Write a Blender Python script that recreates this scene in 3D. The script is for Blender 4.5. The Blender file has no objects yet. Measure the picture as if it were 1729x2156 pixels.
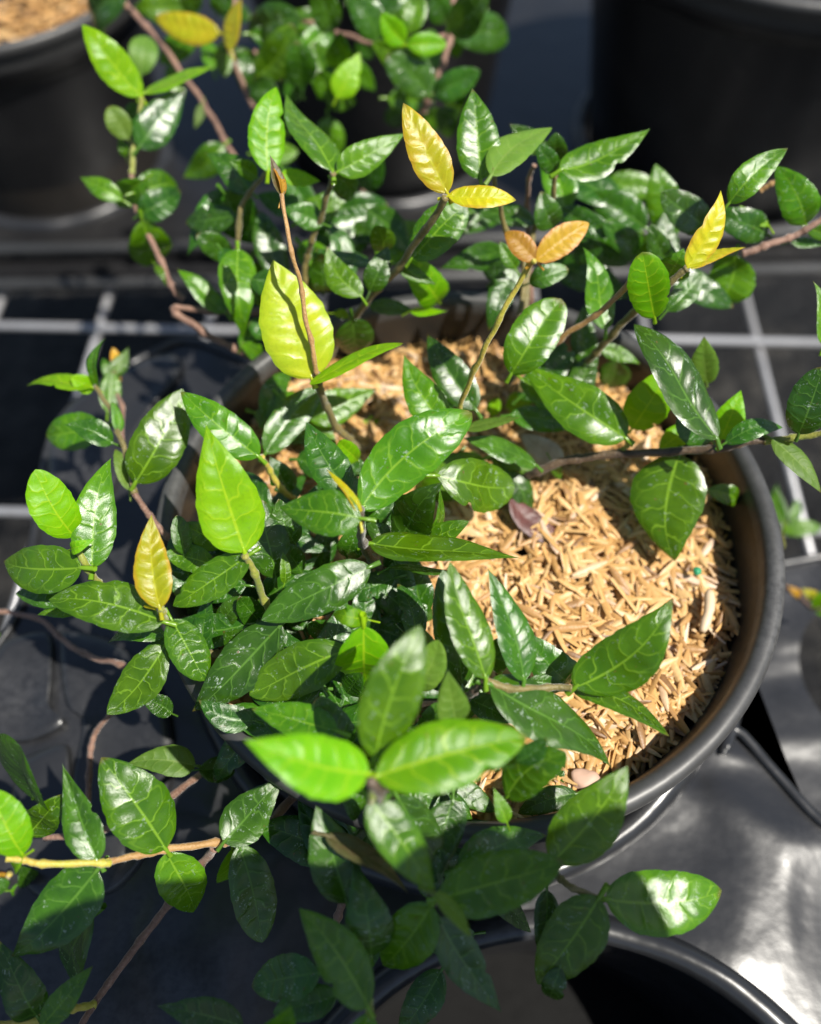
import bpy, bmesh, math, random
from mathutils import Vector, Matrix, noise

random.seed(7)
sc = bpy.context.scene
col = sc.collection
CM = 0.01
H = 0.155                                   # rim height above the wire bench (metres)

# ------------------------------------------------------------------ camera
PITCH = math.radians(59.0)
FPX = 1737.0                                # focal length in 1729-wide pixels
F = Vector((0, math.cos(PITCH), -math.sin(PITCH)))
U = Vector((0, math.sin(PITCH), math.cos(PITCH)))
R = Vector((1, 0, 0))
CAM = -(F + R * 0.0673 - U * 0.0082) * 21.93 * CM + Vector((0, 0, H))
cd = bpy.data.cameras.new('camera')
cam = bpy.data.objects.new('camera', cd)
col.objects.link(cam)
cam.matrix_world = Matrix.Translation(CAM) @ Matrix((R, U, -F)).transposed().to_4x4()
cd.sensor_fit = 'HORIZONTAL'
cd.sensor_width = 36.0
cd.lens = 36.0 * FPX / 1729.0
cd.clip_start = 0.005
cd.clip_end = 60.0
cd.dof.use_dof = True
cd.dof.focus_distance = 0.188
cd.dof.aperture_fstop = 8.0
cd.dof.aperture_blades = 0
sc.camera = cam

# ------------------------------------------------------------------ sky, sun, exposure
SUN = Vector((0.42, -0.22, 0.86)).normalized()          # towards the sun
elev = math.asin(SUN.z)
w = bpy.data.worlds.new('World')
sc.world = w
w.use_nodes = True
wn = w.node_tree.nodes
sky = wn.new('ShaderNodeTexSky')
sky.sky_type = 'NISHITA'
sky.sun_disc = False
sky.sun_elevation = elev
sky.sun_rotation = math.atan2(SUN.x, SUN.y)
w.node_tree.links.new(sky.outputs[0], wn['Background'].inputs[0])
wn['Background'].inputs[1].default_value = 0.066
ld = bpy.data.lights.new('sun', 'SUN')
ld.energy = 5.0
ld.angle = math.radians(0.53)
ld.color = (1.0, 0.95, 0.86)
sun = bpy.data.objects.new('sun', ld)
sun.rotation_euler = (-SUN).to_track_quat('-Z', 'Y').to_euler()
sun.location = (0.4, -0.4, 1.2)
col.objects.link(sun)
sc.view_settings.view_transform = 'Standard'
sc.view_settings.look = 'None'
sc.view_settings.exposure = 0.86
sc.view_settings.gamma = 1.0
sc.render.engine = 'CYCLES'
sc.cycles.max_bounces = 6
sc.cycles.diffuse_bounces = 3
sc.cycles.glossy_bounces = 2
sc.cycles.transmission_bounces = 4
sc.cycles.transparent_max_bounces = 8

# ------------------------------------------------------------------ pixels to places
CROP = {'A': (0, 0), 'B': (1000, 0), 'C': (2084, 0), 'D': (0, 1000), 'E': (1000, 1000), 'F': (2084, 1000),
        'G': (0, 2000), 'H': (1000, 2000), 'I': (2084, 2000), 'J': (0, 2896), 'K': (1000, 2896), 'L': (2084, 2896)}
KC = 1200 / 1729 / 1.8994


def dpx(c, x, y):                           # crop pixel -> pixel of the 1729-wide picture
    if c == 'Z': return x, y
    o = CROP[c]
    return o[0] / 1.8994 + x * KC, o[1] / 1.8994 + y * KC


def ray(x, y):
    return F + R * ((x - 864.5) / FPX) - U * ((y - 1078.0) / FPX)


def pt(x, y, z):                            # picture pixel on the level z (cm above the pot rim)
    d = ray(x, y)
    s = (H + z * CM - CAM.z) / d.z
    return CAM + d * s


def cpt(c, x, y, z):
    return pt(*dpx(c, x, y), z)


# ------------------------------------------------------------------ helpers
def tag(o, label=None, cat=None, group=None, kind=None):
    if label: o['label'] = label
    if cat: o['category'] = cat
    if group: o['group'] = group
    if kind: o['kind'] = kind
    return o


def empty(name, loc, label, cat, group=None):
    o = bpy.data.objects.new(name, None)
    o.location = loc
    o.empty_display_size = 0.02
    col.objects.link(o)
    return tag(o, label, cat, group)


def obj(name, me, mat=None, parent=None):
    o = bpy.data.objects.new(name, me)
    col.objects.link(o)
    if mat and not me.materials: me.materials.append(mat)
    if parent:
        o.parent = parent
        o.matrix_parent_inverse = Matrix.Translation(parent.location).inverted()
    return o


def mesh(name, verts, faces, smooth=True):
    me = bpy.data.meshes.new(name)
    me.from_pydata([tuple(v) for v in verts], [], faces)
    if smooth: me.polygons.foreach_set('use_smooth', [True] * len(faces))
    me.update()
    return me


def lathe(name, prof, n=96, centre=(0, 0, 0), wob=0.0):
    vs, fs = [], []
    m = len(prof)
    for i in range(n):
        a = 2 * math.pi * i / n
        k = 1 + wob * (math.sin(2 * a + 0.7) + 0.5 * math.sin(3 * a + 2.0))
        for r, z in prof:
            vs.append((centre[0] + r * k * math.cos(a), centre[1] + r * k * math.sin(a), centre[2] + z))
    for i in range(n):
        j = (i + 1) % n
        for q in range(m - 1):
            fs.append((i * m + q, j * m + q, j * m + q + 1, i * m + q + 1))
    return mesh(name, vs, fs)


def catmull(P, per=6):
    out = []
    n = len(P)
    for i in range(n - 1):
        p0, p1, p2, p3 = P[max(i - 1, 0)], P[i], P[i + 1], P[min(i + 2, n - 1)]
        for k in range(per):
            t = k / per
            out.append(0.5 * ((2 * p1) + (p2 - p0) * t + (2 * p0 - 5 * p1 + 4 * p2 - p3) * t * t + (3 * p1 - p0 - 3 * p2 + p3) * t ** 3))
    out.append(P[-1].copy())
    return out


def tube(name, P, rad, n=10, closed=False):
    vs, fs = [], []
    m = len(P)
    nrm = None
    for i, p in enumerate(P):
        if closed: t = P[(i + 1) % m] - P[i - 1]
        else: t = P[min(i + 1, m - 1)] - P[max(i - 1, 0)]
        t = t.normalized() if t.length > 1e-9 else Vector((0, 0, 1))
        if nrm is None:
            nrm = t.orthogonal().normalized()
        nrm = (nrm - t * nrm.dot(t)).normalized()
        b = t.cross(nrm)
        r = rad[i] if isinstance(rad, (list, tuple)) else rad
        for k in range(n):
            a = 2 * math.pi * k / n
            vs.append(p + (nrm * math.cos(a) + b * math.sin(a)) * r)
    for i in range(m if closed else m - 1):
        j = (i + 1) % m
        for k in range(n):
            l = (k + 1) % n
            fs.append((i * n + k, i * n + l, j * n + l, j * n + k))
    if not closed:
        fs.append(tuple(range(n))[::-1])
        fs.append(tuple((m - 1) * n + k for k in range(n)))
    return mesh(name, vs, fs)


# ------------------------------------------------------------------ materials
class NT:
    def __init__(self, name):
        self.m = bpy.data.materials.new(name)
        self.m.use_nodes = True
        self.t = self.m.node_tree
        self.t.nodes.clear()
        self.out = self.t.nodes.new('ShaderNodeOutputMaterial')

    def n(self, typ, **kw):
        nd = self.t.nodes.new(typ)
        for k, v in kw.items(): setattr(nd, k, v)
        return nd

    def l(self, a, b): self.t.links.new(a, b)

    def math(self, op, a, b=None, c=None, clamp=False):
        nd = self.n('ShaderNodeMath', operation=op, use_clamp=clamp)
        for i, v in enumerate((a, b, c)):
            if v is None: continue
            if isinstance(v, (int, float)): nd.inputs[i].default_value = v
            else: self.l(v, nd.inputs[i])
        return nd.outputs[0]

    def mix(self, fac, a, b, blend='MIX'):
        nd = self.n('ShaderNodeMix', data_type='RGBA', blend_type=blend)
        for s, v in ((nd.inputs[0], fac), (nd.inputs[6], a), (nd.inputs[7], b)):
            if isinstance(v, (int, float)): s.default_value = v
            elif isinstance(v, tuple): s.default_value = (*v, 1)
            else: self.l(v, s)
        return nd.outputs[2]

    def noise(self, scale, vec=None, detail=3, rough=0.5, dist=0.0):
        nd = self.n('ShaderNodeTexNoise')
        nd.inputs['Scale'].default_value = scale
        nd.inputs['Detail'].default_value = detail
        nd.inputs['Roughness'].default_value = rough
        nd.inputs['Distortion'].default_value = dist
        if vec is not None: self.l(vec, nd.inputs['Vector'])
        return nd.outputs[0]

    def smooth(self, v, a, b, lo=0.0, hi=1.0):
        nd = self.n('ShaderNodeMapRange', interpolation_type='SMOOTHSTEP')
        self.l(v, nd.inputs[0])
        for i, x in enumerate((a, b, lo, hi)): nd.inputs[i + 1].default_value = x
        return nd.outputs[0]

    def bump(self, h, dist, strength=1.0, prev=None):
        nd = self.n('ShaderNodeBump')
        nd.inputs['Strength'].default_value = strength
        nd.inputs['Distance'].default_value = dist
        self.l(h, nd.inputs['Height'])
        if prev is not None: self.l(prev, nd.inputs['Normal'])
        return nd.outputs[0]

    def bsdf(self, color=None, rough=0.5, normal=None, **kw):
        b = self.n('ShaderNodeBsdfPrincipled')
        if isinstance(color, tuple): b.inputs['Base Color'].default_value = (*color, 1)
        elif color is not None: self.l(color, b.inputs['Base Color'])
        if isinstance(rough, (int, float)): b.inputs['Roughness'].default_value = rough
        else: self.l(rough, b.inputs['Roughness'])
        if normal is not None: self.l(normal, b.inputs['Normal'])
        for k, v in kw.items(): b.inputs[k].default_value = v
        return b


def leaf_mat(name, lam, lam2, vein, veinfac, trans, tcol, rough, residue, spec=0.5, edge=None):
    M = NT(name)
    uv = M.n('ShaderNodeTexCoord')
    sep = M.n('ShaderNodeSeparateXYZ')
    M.l(uv.outputs['UV'], sep.inputs[0])
    info = M.n('ShaderNodeObjectInfo')
    rnd = info.outputs['Random']
    # a vector that is different on every leaf, in units of leaf length
    cmb = M.n('ShaderNodeCombineXYZ')
    M.l(M.math('MULTIPLY', sep.outputs[0], 0.5), cmb.inputs[0])
    M.l(sep.outputs[1], cmb.inputs[1])
    M.l(M.math('MULTIPLY', rnd, 37.0), cmb.inputs[2])
    vec = cmb.outputs[0]
    big = M.noise(4.0, vec, 2)
    wav = M.math('SUBTRACT', big, 0.5)
    x2 = M.math('SUBTRACT', M.math('MULTIPLY', sep.outputs[0], 2.0), 1.0)
    au = M.math('ABSOLUTE', x2)
    side = M.math('GREATER_THAN', x2, 0.0)
    v = sep.outputs[1]
    # side veins: leave the midrib, bow towards the tip, loop together near the margin
    ph = M.math('MULTIPLY', v, M.math('ADD', 5.2, M.math('MULTIPLY', rnd, 1.4)))
    ph = M.math('SUBTRACT', ph, M.math('MULTIPLY', M.math('POWER', au, 1.5), 0.75))
    ph = M.math('ADD', ph, M.math('MULTIPLY', side, 0.42))
    ph = M.math('ADD', ph, M.math('ADD', M.math('MULTIPLY', wav, 1.5), M.math('MULTIPLY', rnd, 3.0)))
    d = M.math('ABSOLUTE', M.math('SUBTRACT', M.math('FRACT', ph), 0.5))
    vl = M.math('MULTIPLY', M.smooth(d, 0.435, 0.487), M.smooth(au, 0.92, 0.55))
    q = M.math('MULTIPLY', d, 2.0)
    lp = M.math('SUBTRACT', au, M.math('SUBTRACT', 0.84, M.math('MULTIPLY', M.math('MULTIPLY', q, q), 0.26)))
    lp = M.math('ADD', lp, M.math('MULTIPLY', wav, 0.25))
    loop = M.math('MULTIPLY', M.smooth(M.math('ABSOLUTE', lp), 0.05, 0.010), 0.30)
    mw = M.math('MULTIPLY', M.math('SUBTRACT', 1.2, v), 0.050)
    mid = M.smooth(M.math('DIVIDE', au, mw), 1.5, 0.4)
    fine = M.noise(34.0, vec, 3, 0.65)
    vm = M.math('MAXIMUM', M.math('MAXIMUM', M.math('MULTIPLY', vl, M.smooth(fine, 0.25, 0.6, 0.45, 0.85)), loop), mid)
    c = M.mix(M.smooth(big, 0.3, 0.7), lam, lam2)
    c = M.mix(M.math('MULTIPLY', M.smooth(fine, 0.45, 0.75), 0.30), c, tuple(x * 0.45 for x in lam))
    hsv = M.n('ShaderNodeHueSaturation')
    M.l(c, hsv.inputs['Color'])
    M.l(M.math('ADD', 0.489, M.math('MULTIPLY', rnd, 0.022)), hsv.inputs['Hue'])
    M.l(M.math('ADD', 0.70, M.math('MULTIPLY', M.math('FRACT', M.math('MULTIPLY', rnd, 7.31)), 0.60)), hsv.inputs['Value'])
    c = hsv.outputs[0]
    if edge:
        c = M.mix(M.math('MULTIPLY', M.smooth(M.math('ADD', au, M.math('MULTIPLY', wav, 0.4)), 0.7, 1.02), 0.75), c, edge)
    c = M.mix(M.math('MULTIPLY', vm, veinfac), c, vein)
    # dried water marks and dust
    r1 = M.smooth(M.noise(10.0, vec, 3, 0.65), 0.55, 0.70)
    r2 = M.smooth(fine, 0.50, 0.62)
    res = M.math('MULTIPLY', M.math('MULTIPLY', r1, r2), residue, clamp=True)
    c = M.mix(res, c, (0.26, 0.33, 0.25))
    tipb = M.math('MULTIPLY', M.smooth(M.math('ADD', v, M.math('MULTIPLY', wav, 0.08)), 0.93, 0.99), M.math('GREATER_THAN', M.math('FRACT', M.math('MULTIPLY', rnd, 13.7)), 0.55))
    blem = M.math('MULTIPLY', M.smooth(M.noise(17.0, vec, 1), 0.76, 0.80), 0.8)
    c = M.mix(M.math('MAXIMUM', M.math('MULTIPLY', tipb, 0.6), blem), c, (0.10, 0.055, 0.015))
    skin = M.noise(120.0, vec, 2, 0.6)
    nb = M.bump(M.math('SUBTRACT', skin, M.math('MULTIPLY', M.smooth(d, 0.30, 0.5), 1.2)), 0.000042)
    rg = M.math('ADD', rough, M.math('ADD', M.math('MULTIPLY', res, 0.3), M.math('MULTIPLY', fine, 0.10)))
    b = M.bsdf(c, rg, nb)
    b.inputs['Specular IOR Level'].default_value = spec
    tr = M.n('ShaderNodeBsdfTranslucent')
    tc = M.mix(M.math('MULTIPLY', vm, 0.55), tcol, tuple(min(1, x * 1.25) for x in tcol))
    M.l(M.mix(0.35, tc, c), tr.inputs['Color'])
    ms = M.n('ShaderNodeMixShader')
    ms.inputs[0].default_value = trans
    M.l(b.outputs[0], ms.inputs[1])
    M.l(tr.outputs[0], ms.inputs[2])
    M.l(ms.outputs[0], M.out.inputs[0])
    return M.m


LM = {
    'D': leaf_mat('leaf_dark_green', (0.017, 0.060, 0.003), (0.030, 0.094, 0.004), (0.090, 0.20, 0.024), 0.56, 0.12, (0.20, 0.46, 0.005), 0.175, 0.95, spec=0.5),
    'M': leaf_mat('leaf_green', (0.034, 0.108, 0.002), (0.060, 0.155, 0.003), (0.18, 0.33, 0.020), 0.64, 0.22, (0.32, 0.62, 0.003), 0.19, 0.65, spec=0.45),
    'L': leaf_mat('leaf_lime', (0.100, 0.275, 0.002), (0.140, 0.320, 0.003), (0.34, 0.48, 0.015), 0.60, 0.36, (0.46, 0.80, 0.003), 0.24, 0.06, spec=0.28),
    'Y': leaf_mat('leaf_yellow', (0.33, 0.34, 0.006), (0.40, 0.33, 0.007), (0.46, 0.46, 0.02), 0.55, 0.32, (0.85, 0.72, 0.006), 0.25, 0.05, edge=(0.40, 0.22, 0.015)),
    'V': leaf_mat('leaf_yellow_green', (0.26, 0.34, 0.010), (0.34, 0.37, 0.012), (0.44, 0.48, 0.03), 0.55, 0.34, (0.70, 0.80, 0.01), 0.24, 0.05, edge=(0.24, 0.36, 0.01)),
    'O': leaf_mat('leaf_bronze', (0.42, 0.22, 0.012), (0.46, 0.27, 0.02), (0.50, 0.30, 0.05), 0.4, 0.30, (0.85, 0.50, 0.03), 0.30, 0.05, edge=(0.40, 0.14, 0.03)),
    'U': leaf_mat('leaf_underside', (0.080, 0.165, 0.018), (0.105, 0.195, 0.022), (0.19, 0.28, 0.06), 0.5, 0.30, (0.42, 0.60, 0.02), 0.42, 0.2, spec=0.35),
    'B': leaf_mat('leaf_withering', (0.060, 0.062, 0.020), (0.085, 0.060, 0.028), (0.13, 0.11, 0.05), 0.5, 0.12, (0.2, 0.2, 0.03), 0.36, 0.6),
    'P': leaf_mat('leaf_maroon', (0.052, 0.020, 0.016), (0.075, 0.026, 0.020), (0.10, 0.045, 0.03), 0.4, 0.05, (0.2, 0.06, 0.03), 0.42, 0.25),
    'W': leaf_mat('leaf_dead_grey', (0.33, 0.25, 0.20), (0.42, 0.34, 0.28), (0.45, 0.37, 0.30), 0.4, 0.10, (0.5, 0.4, 0.3), 0.6, 0.8),
}


def stem_mat(name, c1, c2, c3, rough=0.55):
    M = NT(name)
    tc = M.n('ShaderNodeTexCoord')
    v = tc.outputs['Object']
    n1 = M.noise(160.0, v, 4, 0.6)
    n2 = M.noise(1500.0, v, 3, 0.6)
    c = M.mix(M.smooth(n1, 0.35, 0.65), c1, c2)
    c = M.mix(M.math('MULTIPLY', M.smooth(n2, 0.5, 0.7), 0.5), c, c3)
    nb = M.bump(M.math('ADD', n2, M.math('MULTIPLY', n1, 1.5)), 0.00025)
    b = M.bsdf(c, rough, nb)
    b.inputs['Sheen Weight'].default_value = 0.25
    b.inputs['Sheen Roughness'].default_value = 0.4
    M.l(b.outputs[0], M.out.inputs[0])
    return M.m


SM = {
    'w': stem_mat('stem_woody', (0.12, 0.062, 0.042), (0.20, 0.11, 0.075), (0.30, 0.20, 0.14), 0.6),
    'd': stem_mat('stem_dark', (0.040, 0.026, 0.018), (0.085, 0.055, 0.030), (0.14, 0.09, 0.05), 0.5),
    't': stem_mat('stem_tan', (0.25, 0.135, 0.045), (0.31, 0.18, 0.06), (0.42, 0.28, 0.12), 0.55),
    'g': stem_mat('stem_green', (0.15, 0.20, 0.025), (0.22, 0.22, 0.035), (0.26, 0.22, 0.07), 0.5),
    'y': stem_mat('stem_yellow', (0.32, 0.30, 0.03), (0.36, 0.27, 0.04), (0.42, 0.34, 0.10), 0.5),
    'o': stem_mat('stem_olive', (0.10, 0.085, 0.025), (0.15, 0.12, 0.035), (0.22, 0.17, 0.07), 0.5),
}


def plastic(name, c, rough, scratch=0.5, spec=0.5, bumpd=0.0004, dust=0.25, dustc=(0.12, 0.115, 0.105), warp=0.0):
    M = NT(name)
    tc = M.n('ShaderNodeTexCoord')
    v = tc.outputs['Object']
    big = M.noise(16.0, v, 5, 0.6)
    fine = M.noise(420.0, v, 4, 0.7)
    mp = M.n('ShaderNodeMapping')
    mp.inputs['Scale'].default_value = (1.0, 1.6, 1.0)
    mp.inputs['Rotation'].default_value = (0, 0, 0.5)
    M.l(v, mp.inputs[0])
    scr = M.noise(120.0, mp.outputs[0], 4, 0.7)
    cc = M.mix(M.math('MULTIPLY', M.math('MULTIPLY', M.smooth(big, 0.42, 0.72), M.smooth(fine, 0.35, 0.62)), dust), c, dustc)
    rg = M.math('ADD', M.math('MULTIPLY', M.smooth(scr, 0.4, 0.7), 0.16 * scratch), M.math('ADD', M.math('MULTIPLY', big, 0.14), rough - 0.07))
    nb = M.bump(M.noise(55.0, v, 3, 0.5), bumpd)
    if warp: nb = M.bump(M.noise(22.0, v, 1.5, 0.4, 0.6), warp, 1.0, nb)
    nb = M.bump(M.math('ADD', fine, scr), 0.000018, 1.0, nb)
    b = M.bsdf(cc, rg, nb)
    b.inputs['Specular IOR Level'].default_value = spec
    M.l(b.outputs[0], M.out.inputs[0])
    return M.m


POTM = plastic('pot_black_plastic', (0.0075, 0.0075, 0.0082), 0.34, dust=0.10)
POTIN = plastic('pot_inside_plastic', (0.016, 0.014, 0.012), 0.42, dust=0.35, dustc=(0.035, 0.025, 0.016))
TRAYM = plastic('tray_black_plastic', (0.014, 0.0145, 0.016), 0.30, bumpd=0.0005, scratch=0.3, dust=0.30, dustc=(0.08, 0.08, 0.085), spec=0.5, warp=0.009)  # grey dust tint also lightens the tray colour in place of glare
RIMM = plastic('pot_rim_plastic', (0.030, 0.030, 0.030), 0.44, dust=0.35, dustc=(0.12, 0.12, 0.12))
DARKM = plastic('cell_floor_plastic', (0.005, 0.005, 0.005), 0.7, dust=0.0, spec=0.08)
SOILM = plastic('dark_soil', (0.020, 0.014, 0.010), 0.8, bumpd=0.003)
WIREM = plastic('galvanised_wire', (0.36, 0.36, 0.37), 0.38, dust=0.4, dustc=(0.16, 0.15, 0.14))
WIREM.node_tree.nodes['Principled BSDF'].inputs['Metallic'].default_value = 0.55


def ground_mat():
    M = NT('ground_fabric')
    tc = M.n('ShaderNodeTexCoord')
    v = tc.outputs['Object']
    n1 = M.noise(9.0, v, 5, 0.6)
    n2 = M.noise(70.0, v, 4, 0.6)
    c = M.mix(M.math('MULTIPLY', M.smooth(n1, 0.45, 0.62), M.smooth(n2, 0.4, 0.6)), (0.006, 0.006, 0.0065), (0.030, 0.028, 0.025))
    nb = M.bump(M.math('ADD', n2, M.math('MULTIPLY', n1, 3.0)), 0.012)
    b = M.bsdf(c, 0.6, nb)
    b.inputs['Specular IOR Level'].default_value = 0.15
    M.l(b.outputs[0], M.out.inputs[0])
    return M.m


def hull_mat(name, attr):
    M = NT(name)
    if attr:
        a = M.n('ShaderNodeAttribute', attribute_name='tint')
        r = a.outputs['Fac']
    else:
        r = M.n('ShaderNodeObjectInfo').outputs['Random']
    tc = M.n('ShaderNodeTexCoord')
    ramp = M.n('ShaderNodeValToRGB')
    cr = ramp.color_ramp
    cols = [(0.0, (0.16, 0.08, 0.03)), (0.12, (0.32, 0.175, 0.065)), (0.35, (0.49, 0.28, 0.098)), (0.6, (0.59, 0.355, 0.13)),
            (0.82, (0.62, 0.42, 0.195)), (0.93, (0.56, 0.40, 0.28)), (1.0, (0.68, 0.53, 0.37))]
    cr.elements[0].position, cr.elements[0].color = 0.0, (*cols[0][1], 1)
    cr.elements[1].position, cr.elements[1].color = 1.0, (*cols[-1][1], 1)
    for p, c in cols[1:-1]:
        e = cr.elements.new(p)
        e.color = (*c, 1)
    M.l(r, ramp.inputs[0])
    n = M.noise(700.0, tc.outputs['Object'], 3, 0.6)
    c = M.mix(M.math('MULTIPLY', M.smooth(n, 0.45, 0.75), 0.3), ramp.outputs[0], (0.32, 0.18, 0.07))
    nb = M.bump(n, 0.0002)
    b = M.bsdf(c, 0.45, nb)
    tr = M.n('ShaderNodeBsdfTranslucent')
    M.l(c, tr.inputs[0])
    ms = M.n('ShaderNodeMixShader')
    ms.inputs[0].default_value = 0.22
    M.l(b.outputs[0], ms.inputs[1])
    M.l(tr.outputs[0], ms.inputs[2])
    M.l(ms.outputs[0], M.out.inputs[0])
    return M.m


# ------------------------------------------------------------------ setting: ground, wire bench, trays
GZ = -0.42
g = mesh('ground', [(-3, -3, GZ), (3, -3, GZ), (3, 4, GZ), (-3, 4, GZ)], [(0, 1, 2, 3)])
tag(obj('ground', g, ground_mat()), kind='structure')

bench = empty('wire_bench', (0, 0, 0), 'galvanised wire mesh bench top under the black plant trays', 'bench')
ang = math.radians(-1.6)
ca, sa = math.cos(ang), math.sin(ang)
pl = pt(200, 690, -15.5)


def gridpt(u, v, z):
    return Vector((pl.x + u * ca - v * sa, pl.y + u * sa + v * ca, z))


for i in range(-9, 12):                     # wires that run away from the viewer
    u = i * 0.062
    obj('wire', tube('wire', [gridpt(u, -0.42, -0.0045), gridpt(u, 0.52, -0.0045)], 0.0024, 8), WIREM, bench)
for i in range(-4, 5):
    v = i * 0.121
    obj('wire', tube('wire', [gridpt(-0.50, v, 0.0), gridpt(0.62, v, 0.0)], 0.0024, 8), WIREM, bench)


def plate_from_outline(name, outline, holes, z, th):
    """flat plastic sheet: closed outline with round holes, given thickness"""
    bm = bmesh.new()
    vs = [bm.verts.new((p.x, p.y, z)) for p in outline]
    bm.faces.new(vs)
    ext = bmesh.ops.extrude_face_region(bm, geom=bm.faces[:])
    bmesh.ops.translate(bm, verts=[e for e in ext['geom'] if isinstance(e, bmesh.types.BMVert)], vec=(0, 0, -th))
    bmesh.ops.recalc_face_normals(bm, faces=bm.faces[:])
    me = bpy.data.meshes.new(name)
    bm.to_mesh(me)
    bm.free()
    o = bpy.data.objects.new(name, me)
    col.objects.link(o)
    cut = []
    for (cx, cy, r) in holes:
        bm = bmesh.new()
        bmesh.ops.create_cone(bm, cap_ends=True, segments=96, radius1=r, radius2=r, depth=0.05, matrix=Matrix.Translation((cx, cy, z)))
        cm = bpy.data.meshes.new('cut')
        bm.to_mesh(cm)
        bm.free()
        co = bpy.data.objects.new('cut', cm)
        col.objects.link(co)
        cut.append(co)
        md = o.modifiers.new('b', 'BOOLEAN')
        md.operation = 'DIFFERENCE'
        md.solver = 'EXACT'
        md.object = co
    dg = bpy.context.evaluated_depsgraph_get()
    dg.update()
    new = bpy.data.meshes.new_from_object(o.evaluated_get(dg))
    bpy.data.objects.remove(o)
    for c in cut: bpy.data.objects.remove(c)
    new.name = name
    return new


# front tray that carries the main pot
TZ = -5.5
tz = H + TZ * CM
tray = empty('plant_tray', (0, 0, 0), 'glossy black plastic carry tray holding the jasmine pot in its round cell', 'tray')
out = []
for a in range(118, -38, -6):               # narrow shoulder round the right of the pot
    out.append(Vector((0.0905 * math.cos(math.radians(a)), 0.0905 * math.sin(math.radians(a)), tz)))
for x, y in ((1547, 1536), (1631, 1627), (1729, 1730), (1850, 1800), (2100, 1900), (2300, 2300), (2100, 2900), (1300, 3100), (300, 3100),
             (-300, 2800), (-420, 2200), (-260, 1700), (20, 1330), (70, 1150), (86, 1040), (110, 925), (164, 848), (256, 782), (322, 746), (430, 725)):
    out.append(pt(x, y, TZ))
out = catmull(out + [out[0]], 4)[:-1]
fh = pt(1130, 1968, TZ)
fr_ = 0.076
fhc = (fh.x + 0.004, fh.y - fr_)
lh = pt(560, 1900, TZ)
lhc = (lh.x - 0.105, lh.y - 0.075)
holes = [(0, 0, 0.080), (fhc[0], fhc[1], fr_)]
obj('tray_plate', plate_from_outline('tray_plate', out, holes, tz, 0.0016), TRAYM, tray)
obj('edge_bead', tube('edge_bead', [p + Vector((0, 0, 0.0005)) for p in out], 0.0016, 8, closed=True), TRAYM, tray)
lipP = [(0.000, -0.060), (0.0005, -0.020), (0.0003, -0.004), (-0.0012, 0.0015), (0.0006, 0.0038), (0.0030, 0.0042), (0.0050, 0.0030), (0.0062, 0.0004), (0.0064, -0.0012)]
for (hx, hy, hr) in holes:
    deep = -0.088 if hr < 0.079 else -0.012
    if hr < 0.079:
        fl = [(hx, hy, tz - 0.087)] + [(hx + hr * 1.004 * math.cos(2 * math.pi * q / 64), hy + hr * 1.004 * math.sin(2 * math.pi * q / 64), tz - 0.087) for q in range(64)]
        obj('cell_floor', mesh('cell_floor', fl, [(0, q + 1, (q + 1) % 64 + 1) for q in range(64)]), DARKM, tray)
    prof = [(hr + r, z if z > -0.05 else deep) for r, z in lipP]
    obj('cell_lip', lathe('cell_lip', prof, 96, (hx, hy, tz)), TRAYM, tray)
def pad(pts, z, h):
    P = catmull(pts + [pts[0]], 7)[:-1]
    c = sum(P, Vector()) / len(P)
    n = len(P)
    vs, fs = [], []
    for k, (sc_, zz) in enumerate(((1.0, 0.0003), (0.992, h * 0.6), (0.97, h), (0.80, h * 1.05), (0.4, h * 0.75))):
        for p in P: vs.append(Vector((c.x + (p.x - c.x) * sc_, c.y + (p.y - c.y) * sc_, z + zz)))
    for k in range(4):
        for i in range(n):
            j = (i + 1) % n
            fs.append((k * n + i, k * n + j, (k + 1) * n + j, (k + 1) * n + i))
    fs.append(tuple(range(4 * n, 5 * n)))
    return mesh('moulded_pad', vs, fs)


for cr_, pts in (('G', ((360, 760), (620, 800), (880, 1000), (1000, 1300), (980, 1729), (780, 2150), (540, 2250), (430, 1750), (490, 1300), (400, 1190), (365, 1000))),
                 ('G', ((40, 820), (290, 775), (318, 1000), (305, 1200), (385, 1280), (330, 1340), (150, 1400), (0, 1360), (-60, 1050))),
                 ('G', ((120, 1500), (380, 1410), (420, 1560), (420, 1800), (500, 2200), (250, 2300), (60, 2000))),
                 ('D', ((720, 700), (980, 610), (1060, 700), (900, 920), (760, 1150), (640, 1420), (420, 1480), (300, 1420), (290, 1150), (430, 890)))):
    obj('moulded_pad', pad([cpt(cr_, x, y, TZ) for x, y in pts], tz, 0.0028), TRAYM, tray)
# shallow saucer-like tray standing lower down on the bench, right of the pot
RZ = -10.0
rt = empty('plant_tray', (0.18, -0.05, 0), 'empty grey-black tray lying lower beside the pot with a red-stemmed weed in it', 'tray')
ro = catmull([pt(x, y, RZ) for x, y in ((1520, 1215), (1640, 1190), (1900, 1170), (2400, 1300), (2300, 1900), (1900, 2100), (1600, 1900), (1420, 1500), (1520, 1215))], 6)[:-1]
obj('tray_plate', plate_from_outline('tray_plate', ro, [(pt(1860, 1420, RZ).x, pt(1860, 1420, RZ).y, 0.030)], H + RZ * CM, 0.0016), TRAYM, rt)
obj('edge_bead', tube('edge_bead', [p + Vector((0, 0, 0.001)) for p in ro], 0.0018, 8, closed=True), TRAYM, rt)
# back tray with the other pots
BZ = -14.3
bz = H + BZ * CM
bt = empty('plant_tray', (0, 0.3, 0), 'long black plastic tray carrying the row of pots behind the jasmine', 'tray')
e0, e1 = pt(0, 528, BZ), pt(1729, 488, BZ)
dirx = (e1 - e0).normalized()
diry = Vector((-dirx.y, dirx.x, 0))
o0 = e0 - dirx * 0.18


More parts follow.
